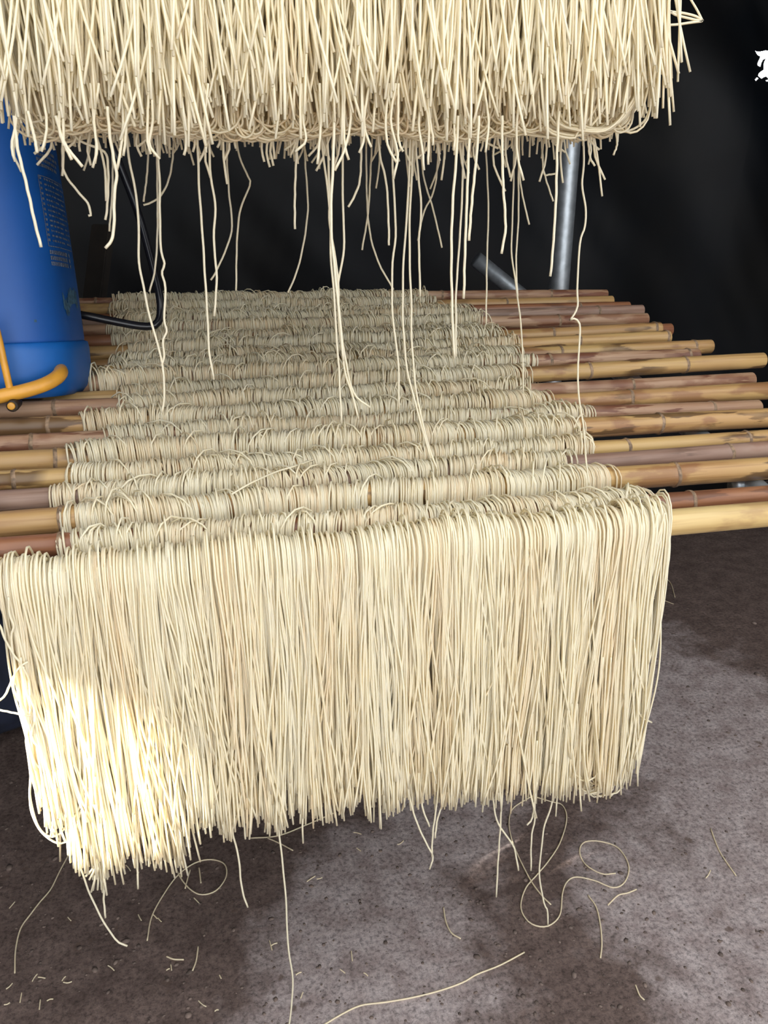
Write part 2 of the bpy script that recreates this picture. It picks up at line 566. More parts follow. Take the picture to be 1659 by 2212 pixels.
def culm_mesh(A, B, dia, nodes_t, seed):
    """hollow bamboo culm from A to B with swollen nodes and a cut, hollow end."""
    rs = random.Random(seed)
    A = np.asarray(A, float); B = np.asarray(B, float)
    L = np.linalg.norm(B - A)
    ts = set(np.linspace(0, 1, 25))
    for t in nodes_t:
        for d in (-0.022, -0.008, -0.004, 0, 0.004, 0.010, 0.024):
            ts.add(min(max(t + d / L, 0), 1))
    ts = np.array(sorted(ts))
    P = A + (B - A) * ts[:, None]
    P[:, 2] += 0.004 * np.sin(ts * 5 + rs.random() * 6)
    r = dia / 2 * (1 + 0.05 * (ts - 0.5) + 0.012 * np.sin(ts * 14 + rs.random() * 6))
    for t in nodes_t:
        dd = (ts - t) * L
        r = r * (1 + 0.085 * np.exp(-(dd / 0.006) ** 2)) * (1 - 0.03 * np.exp(-((dd + 0.010) / 0.006) ** 2))
    # cut ends: rim, bore
    def end(i, s):
        d = (B - A) / L * s
        return [P[i] + d * 0.001, P[i] + d * 0.0012, P[i] - d * 0.04], [r[i] * 0.95, r[i] * 0.66, r[i] * 0.60]
    e0p, e0r = end(0, -1); e1p, e1r = end(-1, 1)
    PP = np.vstack([np.array(e0p[::-1]), P, np.array(e1p)])
    RR = np.r_[e0r[::-1], r, e1r]
    T = np.tile((B - A) / L, (len(PP), 1))
    sides = 18
    ax = T[0]; up = np.array([0, 0, 1.0]); up -= ax * up.dot(ax); up /= np.linalg.norm(up); sd_ = np.cross(ax, up)
    ang = np.arange(sides) * 2 * math.pi / sides
    V = PP[:, None] + RR[:, None, None] * (up[None, None] * np.cos(ang)[None, :, None] + sd_[None, None] * np.sin(ang)[None, :, None])
    K = len(PP)
    idx = np.arange(K * sides).reshape(K, sides); nx = np.roll(idx, -1, axis=1)
    Q = np.stack([idx[:-1], idx[1:], nx[1:], nx[:-1]], -1).reshape(-1, 4)
    ng = np.stack([idx[0], idx[-1][::-1]])
    return V.reshape(-1, 3), Q, ng


def make_pole(A, B, dia, color, nodes_x, label, group, seed):
    A = np.asarray(A, float); B = np.asarray(B, float)
    root = empty('bamboo_pole', (A + B) / 2)
    tag(root, label, 'pole', group)
    L = np.linalg.norm(B - A)
    nt = [(x - A[0]) / (B[0] - A[0]) for x in nodes_x]
    rs = random.Random(seed + 99)
    # regular further joints along the culm
    step = 0.36 / L
    base = nt[0] if nt else rs.uniform(0.82, 0.9)
    t = base - step
    while t > 0.04:
        if all(abs(t - q) > 0.07 for q in nt): nt.append(t)
        t -= step * rs.uniform(0.85, 1.1)
    nt = [q for q in nt if 0.005 < q < 0.997]
    V, Q, ng = culm_mesh(A, B, dia, nt, seed)
    me = from_np('culm', V, Q, True, ng)
    link('culm', me, M_BAM[color], root)
    d = (B - A) / L
    for q in nt:
        c = A + (B - A) * q
        c = c + np.array([0, 0, 0.004 * 0])
        K = 9; ang = np.linspace(0, 2 * math.pi, 19)[:-1]
        up = np.array([0, 0, 1.0]); up -= d * up.dot(d); up /= np.linalg.norm(up); sdv = np.cross(d, up)
        # find real centre from the culm vertices next to it
        j = np.argmin(np.abs(((V - A) @ d) / L - q)); j0 = (j // 18) * 18
        c = V[j0:j0 + 18].mean(0); rr = np.linalg.norm(V[j0] - c)
        prof = [(-0.0035, 0.985), (-0.0012, 1.035), (0.0012, 1.035), (0.0035, 0.985)]
        vv = []
        for (o, k) in prof:
            for a in ang:
                wob = 1 + 0.006 * math.sin(5 * a + seed)
                vv.append(c + d * (o + 0.0008 * math.sin(3 * a + seed)) + rr * k * wob * (up * math.cos(a) + sdv * math.sin(a)))
        idx = np.arange(4 * 18).reshape(4, 18); nx = np.roll(idx, -1, 1)
        qq = np.stack([idx[:-1], idx[1:], nx[1:], nx[:-1]], -1).reshape(-1, 4)
        link('node_ring', from_np('node_ring', np.array(vv), qq), M_NODE, root)
    return root


ROD = []
for i, (yl, yr, yc, rend, nl, nr, dia, colr, nodes, words) in enumerate(ROWS):
    Y = solve_Y(yc)
    lin = lambda x, yl=yl, yr=yr: yl + (yr - yl) * x / W
    pl = atY(nl, lin(nl), Y); pr = atY(nr, lin(nr), Y)
    A = pl - (pr - pl) / np.linalg.norm(pr - pl) * 0.46
    if i == 0: A = pl - (pr - pl) / np.linalg.norm(pr - pl) * 0.40
    if rend:
        B = atY(rend, lin(rend), Y)
    else:
        B = pr + (pr - pl) / np.linalg.norm(pr - pl) * 0.60
    nodes_x = [atY(n, lin(n), Y)[0] for n in nodes]
    if i == 0:
        lab = f'{words} bamboo pole carrying the long front noodle curtain'
    else:
        lab = f'{words} bamboo pole, {ORD[i - 1]} one behind the pole of the long front curtain'
    make_pole(A, B, dia, colr, nodes_x, lab, 'bamboo poles laid side by side on the rack', i)
    ROD.append(dict(Y=Y, pl=pl, pr=pr, A=A, B=B, r=dia / 2))
    print('ROD', i, 'Y %.3f z %.3f/%.3f noodle %.2f len %.2f' % (Y, pl[2], pr[2], pr[0] - pl[0], B[0] - A[0]))

# ------------------------------------------------------------------ noodles
NR = 0.00160


def rod_z(rod, x):
    return rod['pl'][2] + (rod['pr'][2] - rod['pl'][2]) * (x - rod['pl'][0]) / (rod['pr'][0] - rod['pl'][0])


def clump_field(seed, n=26, lo=-0.6, hi=0.8):
    g = np.random.default_rng(seed)
    c = np.sort(g.uniform(lo, hi, n))
    return c


def row_loops(rod, n, seed, loose=0.06, hang=0.24, gaps=None):
    g = np.random.default_rng(seed)
    x0, x1 = rod['pl'][0], rod['pr'][0]
    # density varies along the pole
    xs = []
    ph = g.uniform(0, 6.28, 5); fr = g.uniform(8, 60, 5)
    while len(xs) < n:
        x = g.permutation(x0 + (x1 - x0) * (np.arange(400) + g.uniform(0, 1, 400)) / 400)
        dens = 0.85 + 0.06 * sum(np.sin(fr[k] * x + ph[k]) for k in range(5))
        edge = np.clip((x - x0) / 0.03, 0.12, 1) * np.clip((x1 - x) / 0.06, 0.10, 1)
        xs.extend(x[g.uniform(0, 1, 400) < dens * edge])
    xs = np.array(xs[:n])
    layer = np.abs(g.normal(0, 1, n)) * 0.0024 * (0.7 + 0.6 * np.sin(fr[0] * 0.7 * xs + ph[1]) ** 2)
    rad = rod['r'] + NR + layer
    lo = g.uniform(0, 1, n) < loose
    lift = np.where(lo, g.uniform(1.15, 1.6, n), g.uniform(1.0, 1.07, n))
    hump = 1 + 0.16 * np.clip(np.sin(fr[1] * 0.6 * xs + ph[2]), 0, 1)
    lift = lift * hump
    na, nf, nb = 8, 2, 1
    a = np.linspace(0.0, math.pi, na)
    sh = g.normal(0, 0.0022, n) + np.where(lo, g.normal(0, 0.014, n), 0)
    tilt = 0.006 * np.sin(fr[2] * 0.25 * xs + ph[3])
    P = np.zeros((n, nb + na + nf, 3))
    zc = rod_z(rod, xs)
    hb = hang * g.uniform(0.7, 1.0, n); hf = hang * g.uniform(0.7, 1.0, n)
    for k in range(nb):
        P[:, k, 0] = xs - sh; P[:, k, 1] = rod['Y'] + rad * 0.9; P[:, k, 2] = zc - hb * (1 - k / nb)
    for k in range(na):
        P[:, nb + k, 0] = xs + (sh + tilt) * (-math.cos(a[k]))
        P[:, nb + k, 1] = rod['Y'] + rad * math.cos(a[k]) * (1 + 0.12 * math.sin(a[k]))
        P[:, nb + k, 2] = zc + rad * lift * math.sin(a[k])
    dr = g.normal(0, 0.012, n)
    for k in range(nf):
        s = (k + 1) / nf
        P[:, nb + na + k, 0] = xs + sh + tilt + dr * s
        P[:, nb + na + k, 1] = rod['Y'] - rad * (1 + 0.25 * (1 - s) * s * 4 * g.uniform(0, 1, n))
        P[:, nb + na + k, 2] = zc - hf * s
    tint = np.clip(0.42 + 0.28 * np.sin(fr[3] * 0.4 * xs + ph[4]) + g.normal(0, 0.22, n), 0, 1)
    return P, tint, lo


def zend(rod_list, px, py, Y):
    return atY(px, py, Y)[..., 2]


for i, rod in enumerate(ROD):
    if i == 0: continue
    root = empty('noodle_bundle', ((rod['pl'] + rod['pr']) / 2))
    tag(root, f'pale cream noodles draped over a bamboo pole, {ORD[i - 1]} row behind the long front curtain',
        'noodles', 'noodle rows draped over the poles of the rack')
    n = int(770 * (rod['pr'][0] - rod['pl'][0]) / 1.0)
    P, tint, lo = row_loops(rod, n, 100 + i)
    order = np.argsort(-lo.astype(int), kind='stable')
    npick = 44 if i < 10 else 22
    pick, rest = order[:npick], order[npick:]
    link('strand_mass', tubes('strand_mass', P[rest], NR * rng.uniform(0.9, 1.1, len(rest)), 4, tint=tint[rest], caps=False),
         M_NOODLE, root)['kind'] = 'stuff'
    for k in pick:
        pp = smooth_path(P[k], 26)
        link('strand', tubes('strand', pp, NR, 6, tint=[tint[k] * 0.5]), M_NOODLE, root)

# --- the long front curtain
rod = ROD[0]
front = empty('noodle_curtain', ((rod['pl'] + rod['pr']) / 2))
tag(front, 'long curtain of pale cream noodles hanging from the straw-yellow front pole towards the floor',
    'noodles', 'hanging noodle curtains')
x0, x1 = rod['pl'][0], rod['pr'][0]
ENDX = np.array([0, 60, 110, 190, 375, 400, 600, 850, 1100, 1300, 1360])
ENDY = np.array([1640, 1690, 1745, 1848, 1838, 1768, 1752, 1715, 1695, 1690, 1640])
ew = atY(ENDX, ENDY, rod['Y'] - 0.03)


def front_strands(n, seed, depth_lo, depth_hi, drift=0.010, short=0.18, pull_max=0.5, cross=0.14, locks=0):
    g = np.random.default_rng(seed)
    xs = g.uniform(x0, x1, n)
    lk = None
    if locks:
        lk = g.integers(0, locks, n)
        lc = np.linspace(x0 + 0.012, x1 - 0.012, locks) + g.normal(0, 0.004, locks)
        xs = np.clip(lc[lk] + g.normal(0, 0.0075, n), x0, x1)
        ldr = g.normal(0, 0.020, locks); lph = g.uniform(0, 6.28, locks); lam = np.abs(g.normal(0, 0.005, locks))
    ph = np.array([0.4, 2.2, 4.0, 1.1]); fr = np.array([17, 41, 67, 103.])
    lay = g.uniform(depth_lo, depth_hi, n)
    rad = rod['r'] + NR + lay
    lift = np.where(g.uniform(0, 1, n) < 0.12, g.uniform(1.15, 1.6, n), g.uniform(1.0, 1.12, n)) * (1 + 0.22 * np.clip(np.sin(19 * xs + 0.8), 0, 1))
    na, nf, nb = 9, 20, 2
    zc = rod_z(rod, xs)
    ze = np.interp(xs, ew[:, 0], ew[:, 2]) + np.abs(g.normal(0, 0.036, n)) - 0.026 + 0.010 * np.sin(xs * 71) + 0.006 * np.sin(xs * 143)
    m = g.uniform(0, 1, n) < short
    ze = np.where(m, ze + g.uniform(0, 0.16, n), ze)
    longm = g.uniform(0, 1, n) < 0.05
    ze = np.where(longm, ze - g.uniform(0, 0.04, n), ze)
    cl = clump_field(5, 58, x0, x1)
    near = cl[np.argmin(np.abs(xs[:, None] - cl[None]), axis=1)]
    pull = g.uniform(0.0, pull_max, n)
    dr = g.normal(0, drift, n) + np.where(g.uniform(0, 1, n) < cross, g.normal(0, 0.036, n), 0)
    if locks:
        near = lc[lk]; pull = g.uniform(0.2, 0.85, n)
        dr = dr + ldr[lk]
    dr = np.where(xs + dr < x0 + 0.012, np.abs(dr) * 0.4 + 0.006, dr)
    dr = np.where(xs + dr > x1 - 0.016, -np.abs(dr) * 0.4 - 0.012, dr)
    wob = g.uniform(0, 6.28, (n, 2)); wa = np.abs(g.normal(0, 0.0022, n))
    P = np.zeros((n, nb + na + nf, 3))
    for k in range(nb):
        P[:, k] = np.stack([xs, rod['Y'] + rad * 0.95, zc - 0.16 * (1 - k / nb)], 1)
    for k, a in enumerate(np.linspace(0, math.pi, na)):
        P[:, nb + k] = np.stack([xs + 0.0 * a, rod['Y'] + rad * math.cos(a), zc + rad * lift * math.sin(a)], 1)
    out = g.uniform(-0.012, 0.014, n)
    for k in range(nf):
        s = (k + 1) / nf
        z = zc + (ze - zc) * s
        sway = 0.006 * np.sin(fr[0] * xs + ph[0] + 2.5 * s) * s + 0.003 * np.sin(fr[1] * xs + ph[1] + 4 * s) * s
        bulge = math.sin(min(s * 1.25, 1) * math.pi)
        x = xs + (near - xs) * pull * bulge + dr * s ** 1.4 + sway + wa * (np.sin(9 * s + wob[:, 0]) - np.sin(wob[:, 0]))
        if locks: x = x + lam[lk] * (np.sin(5 * s + lph[lk]) - np.sin(lph[lk])) * s
        y = rod['Y'] - rad - out * s - 0.012 * s + wa * np.sin(7 * s + wob[:, 1])
        P[:, nb + na + k] = np.stack([x, y, z], 1)
    tint = np.clip(0.35 + 0.22 * np.sin(fr[1] * xs + 1.0) + g.normal(0, 0.22, n), 0, 1)
    return P, tint


P, t = front_strands(300, 21, 0.004, 0.015, 0.010, 0.22, 0.6, 0.30, 46)
for k in range(len(P)):
    link('strand', tubes('strand', P[k], NR * random.uniform(0.95, 1.12), 6, tint=[t[k] * 0.7]), M_NOODLE, front)
P, t = front_strands(1250, 22, 0.0, 0.009, 0.007, 0.2)
Pb, tb = front_strands(700, 23, 0.0, 0.003, 0.005, 0.2, 0.08, 0.05)
Pb[:, 11:, 1] += np.linspace(0, 1, 20)[None] * 0.022


def u_loops(n, seed, xa, xb, zc_fn, ze_fn, ya, yb, wmin=0.008, wmax=0.03):
    g = np.random.default_rng(seed)
    xs = g.uniform(xa, xb, n); w = g.uniform(wmin, wmax, n)
    y = g.uniform(ya, yb, n); y2 = y + g.normal(0, 0.006, n)
    ze = ze_fn(xs) + np.abs(g.normal(0, 0.014, n)); zc = zc_fn(xs)
    K = 6; A = 9
    P = np.zeros((n, K * 2 + A, 3))
    dr = g.normal(0, 0.006, n)
    for k in range(K):
        s = k / K
        z = zc + (ze + w / 2 - zc) * s
        P[:, k] = np.stack([xs + dr * s, y, z], 1)
        P[:, -1 - k] = np.stack([xs + w + dr * s, y2, z], 1)
    for k, a in enumerate(np.linspace(0, math.pi, A)):
        P[:, K + k] = np.stack([xs + dr + w / 2 - w / 2 * math.cos(a), y + (y2 - y) * k / (A - 1), ze + w / 2 - w * 0.55 * math.sin(a)], 1)
    tint = np.clip(0.55 + g.normal(0, 0.2, n), 0, 1)
    return P, tint


Pu, tu = u_loops(420, 31, x0 + 0.015, x1 - 0.035, lambda x: rod_z(rod, x), lambda x: np.interp(x, ew[:, 0], ew[:, 2]) + np.where(x < x0 + 0.27, 0.06, 0.005),
                 rod['Y'] + 0.004, rod['Y'] + 0.03)
for (PP, T_, nm, ref) in ((P, t, 'strand_mass', (1, 0, 0)), (Pb, tb, 'inner_strand_mass', (1, 0, 0)), (Pu, tu, 'folded_strand_mass', (0, 1, 0))):
    link(nm, tubes(nm, PP, NR * rng.uniform(0.92, 1.08, len(PP)), 5, ref, T_), M_NOODLE, front)['kind'] = 'stuff'


def px_strand(parent, pts, Y, r=NR, wob=0.0, tint=0.15, n=None):
    """a single stray strand read off as a line of pixels in the hanging plane Y"""
    p = np.asarray(pts, float)
    Yv = np.linspace(Y[0], Y[1], len(p)) if not np.isscalar(Y) else np.full(len(p), Y)
    w = atY(p[:, 0], p[:, 1], Yv)
    n = n or max(14, 5 * len(p))
    w = smooth_path(w, n)
    if wob:
        s = np.linspace(0, 1, n)
        w[:, 0] += wob * np.sin(s * 40 + random.random() * 6) * 0.6
        w[:, 1] += wob * np.cos(s * 33 + random.random() * 6)
    return link('strand', transport_tube('strand', w, r, 6, [tint]), M_NOODLE, parent)


FY = rod['Y'] - 0.045
for pts in [
    [(606, 1600), (604, 1750), (603, 1800), (610, 1860), (618, 1950), (622, 2040), (632, 2110), (630, 2170), (622, 2230)],
    [(185, 1640), (175, 1730), (160, 1770), (160, 1810), (170, 1860), (190, 1920), (215, 1975), (250, 2030), (275, 2043)],
    [(510, 1650), (505, 1770), (503, 1800), (515, 1850), (520, 1900), (525, 1930), (535, 1960)],
    [(1200, 1620), (1195, 1720), (1175, 1790), (1168, 1850), (1165, 1890), (1175, 1950), (1182, 1965), (1184, 1998)],
    [(1160, 1600), (1155, 1700), (1155, 1770), (1148, 1810), (1147, 1880)],
    [(1095, 1610), (1085, 1720), (1080, 1800), (1076, 1860), (1072, 1938)],
    [(1060, 1650), (1070, 1760), (1090, 1800), (1110, 1830), (1120, 1880)],
    [(875, 1620), (885, 1720), (900, 1775), (920, 1820), (935, 1850), (928, 1877)],
    [(950, 1620), (945, 1720), (935, 1800), (933, 1850)],
    [(970, 1640), (960, 1720), (945, 1770), (940, 1810)],
    [(905, 1650), (912, 1740), (928, 1785)],
    [(520, 1690), (527, 1770), (530, 1812)],
    [(215, 1780), (222, 1850), (226, 1900), (224, 1940), (228, 1982)],
    [(290, 1760), (296, 1850), (298, 1920)],
    [(258, 1760), (262, 1840), (262, 1885)],
    [(1160, 1690), (1150, 1765), (1138, 1782)],
    [(1370, 1380), (1375, 1470), (1380, 1540), (1408, 1561)],
    [(1372, 1400), (1378, 1450), (1392, 1492)],
    [(1350, 1500), (1355, 1570), (1360, 1630), (1352, 1640)],
]:
    px_strand(front, pts, FY, NR, 0.0004)
# strays off the left end
for pts, Y in [
    ([(-25, 1330), (0, 1352), (8, 1375), (28, 1412), (45, 1434), (62, 1470), (66, 1530)], FY),
    ([(60, 1430), (44, 1440), (30, 1460), (12, 1500), (0, 1512), (-20, 1525)], FY),
    ([(-25, 1532), (0, 1534), (30, 1540), (56, 1545), (66, 1545)], FY),
    ([(18, 1290), (20, 1325), (30, 1352), (25, 1370), (26, 1400), (33, 1450), (30, 1490), (55, 1540), (60, 1580), (56, 1600), (62, 1640), (66, 1680), (65, 1720), (80, 1780), (105, 1806), (130, 1800), (160, 1760)], (FY, FY)),
    ([(45, 1420), (56, 1530), (64, 1580), (70, 1620), (66, 1680), (64, 1720), (70, 1760), (90, 1798), (130, 1822), (160, 1800), (175, 1750)], FY),
    ([(50, 1440), (58, 1490), (66, 1520), (62, 1560), (72, 1600), (88, 1618)], FY),
    ([(55, 1480), (75, 1540), (68, 1590), (72, 1640), (90, 1665)], FY),
    ([(1436, 1108), (1420, 1170), (1415, 1220), (1408, 1290), (1395, 1330), (1388, 1372), (1380, 1450)], rod['Y'] - 0.03),
    ([(1420, 1112), (1410, 1170), (1398, 1270), (1395, 1360), (1380, 1460)], rod['Y'] - 0.03),
]:
    px_strand(front, pts, Y, NR, 0.0003)
# folded loops showing below the cut tips at the right end
g = np.random.default_rng(61)
for k in range(22):
    xc = g.uniform(1262, 1322); hw = g.uniform(10, 34); yb = g.uniform(1688, 1722)
    px_strand(front, [(xc + hw * 1.05 + 22, 1420), (xc + hw * 1.1 + 10, 1540), (xc + hw, yb - 42), (xc + hw * 0.6, yb - 10), (xc, yb), (xc - hw * 0.6, yb - 10), (xc - hw, yb - 42), (xc - hw * 1.05, 1520)],
              rod['Y'] + g.uniform(-0.05, 0.0), NR, 0.0, 0.35, 30)
# clump that hangs lower at the left
g = np.random.default_rng(77)
for k in range(26):
    xa = g.uniform(196, 232); ye = g.uniform(1870, 1935)
    px_strand(front, [(xa - 75 + g.normal(0, 9), 1230), (xa - 30 + g.normal(0, 9), 1500), (xa - 4 + g.normal(0, 6), 1780), (xa + (215 - xa) * 0.6, 1860), (xa + g.normal(0, 5), ye)],
              [FY + 0.028, FY + g.normal(0, 0.004)], NR, 0.0003)

# --- the upper curtains
def upper(poleY, zpole, name, label, px_l, px_r, n_ind, n_mass, ends, seed, thick, part_ends):
    g = np.random.default_rng(seed)
    pl = atY(px_l, 270.0, poleY); pr = atY(px_r, 285.0, poleY)
    xa, xb = pl[0], pr[0]
    root = empty(name, ((xa + xb) / 2, poleY, zpole))
    tag(root, label, 'noodles', 'hanging noodle curtains')

    def strands(n, dlo, dhi, e, fan, sgn=-1.0):
        xs = g.uniform(xa, xb - 0.012, n)
        off = g.uniform(dlo, dhi, n)
        y0 = poleY + sgn * 0.026
        yb = y0 + sgn * off
        pxs = np.interp(xs, [xa, xb], [px_l, px_r])
        pe = g.uniform(e[0], e[1], n) + 14 * np.sin(pxs / 43.0) + 9 * np.sin(pxs / 17.0)
        ze = atY(pxs, pe, yb)[:, 2]
        nf = 16
        cl = clump_field(seed + 3, 46, xa, xb)
        near = cl[np.argmin(np.abs(xs[:, None] - cl[None]), axis=1)]
        pull = g.uniform(0.05, 0.75, n)
        dr = g.normal(0, fan, n) + np.where(g.uniform(0, 1, n) < 0.25, g.normal(0, 0.034, n), 0)
        dr = dr + 0.014 * np.sin(xs * 61 + seed) * (fan / 0.012)
        dr = np.where(xs + dr > xb - 0.008, -np.abs(dr) * 0.4, dr)
        dr = np.where(xs + dr < xa, np.abs(dr) * 0.4, dr)
        wv = np.abs(g.normal(0, 0.003, n)); wp = g.uniform(0, 6.28, n)
        tip = g.normal(0, 0.015, n)
        P = np.zeros((n, nf + 5, 3))
        for k, a in enumerate(np.linspace(0.2, math.pi - 0.1, 5)):
            P[:, k] = np.stack([xs, poleY + sgn * -0.026 * math.cos(a) + 0 * xs, zpole + 0.026 * math.sin(a) + 0 * xs], 1)
        for k in range(nf):
            s = (k + 1) / nf
            x = xs + (near - xs) * pull * math.sin(s * math.pi * 0.8) + dr * s ** 2 + wv * np.sin(8 * s + wp) + tip * (max(0, s - 0.55) / 0.45) ** 2
            P[:, 5 + k] = np.stack([x, y0 + (yb - y0) * s ** 1.3 + np.roll(tip, 1) * 0.6 * (max(0, s - 0.55) / 0.45) ** 2, zpole + (ze - zpole) * s], 1)
        return P, np.clip(0.25 + 0.2 * np.sin(xs * 53) + g.normal(0, 0.2, n), 0, 1)
    P, t = strands(n_ind, thick * 0.45, thick, part_ends, 0.012)
    for k in range(len(P)):
        link('strand', tubes('strand', P[k], NR * random.uniform(1.0, 1.15), 6, tint=[t[k] * 0.6]), M_NOODLE, root)
    P, t = strands(n_mass, 0.0, thick * 0.75, ends, 0.007)
    link('strand_mass', tubes('strand_mass', P, NR, 5, tint=t), M_NOODLE, root)['kind'] = 'stuff'
    P, t = strands(int(n_mass * 0.55), 0.0, thick * 0.6, (ends[0] + 20, ends[1] + 45), 0.008, 1.0)
    link('rear_strand_mass', tubes('rear_strand_mass', P, NR, 4, tint=t), M_NOODLE, root)['kind'] = 'stuff'
    ze = lambda x: atY(np.interp(x, [xa, xb], [px_l, px_r]), 292.0 + 10 * np.sin(x * 23), poleY)[:, 2]
    P, t = u_loops(int(n_mass * 0.55), seed + 9, xa + 0.01, xb - 0.06, lambda x: np.full(len(x), zpole), ze, poleY - 0.03, poleY + 0.04, 0.012, 0.06)
    link('folded_strand_mass', tubes('folded_strand_mass', P, NR, 5, (0, 1, 0), t), M_NOODLE, root)['kind'] = 'stuff'
    return root


ZP = 2.06
up1 = upper(1.11, ZP, 'noodle_curtain', 'noodle curtain hanging in the air above the rack, thick ragged fringe and long stray strands', 8, 1392, 260, 1050,
            (150, 262), 41, 0.085, (95, 300))
up2 = upper(1.27, ZP, 'noodle_curtain', 'second hanging noodle curtain right behind the upper front one, looped lower edge', 60, 1330, 120, 620,
            (230, 290), 42, 0.05, (250, 330))

# wide folded loops at the right end of the upper curtain
g = np.random.default_rng(5)
for k in range(34):
    u = g.uniform(0, 1) ** 0.7
    xr = 1295 + 108 * u + g.normal(0, 3)
    yb = 298 - 18 * u + g.normal(0, 3)
    xl = xr - g.uniform(90, 190)
    dpt = 1.11 + g.uniform(-0.06, 0.06)
    px_strand(up1, [(xr - 6, -190), (xr + 2, 0), (xr + 3, 110), (xr - 4, 190), (xr - 26 - 10 * u, 245), (xr - 62, yb - 10), ((xr + xl) / 2 - 15, yb), (xl - 10, yb - 14), (xl - 32, yb - 60)],
              dpt, NR, 0.0, 0.3, 40)
for pts in [
    [(1330, -60), (1380, -10), (1408, 6), (1425, 18), (1450, 25), (1480, 29), (1505, 36), (1518, 46)],
    [(1400, 2), (1420, 17), (1448, 26), (1462, 33), (1490, 40), (1515, 46)],
    [(1404, 40), (1418, 50), (1430, 54), (1462, 53), (1490, 49), (1516, 46)],
    [(1405, 30), (1412, 42), (1416, 60), (1420, 78)],
    [(1398, 30), (1406, 55), (1426, 68)],
    [(1470, -60), (1480, -25), (1493, 0), (1506, 22), (1518, 46)],
    [(1396, -40), (1402, 60), (1404, 130), (1407, 190), (1402, 240), (1385, 268), (1352, 284), (1310, 280), (1270, 270)],
]:
    px_strand(up1, pts, 1.10, NR, 0.0, 0.25)
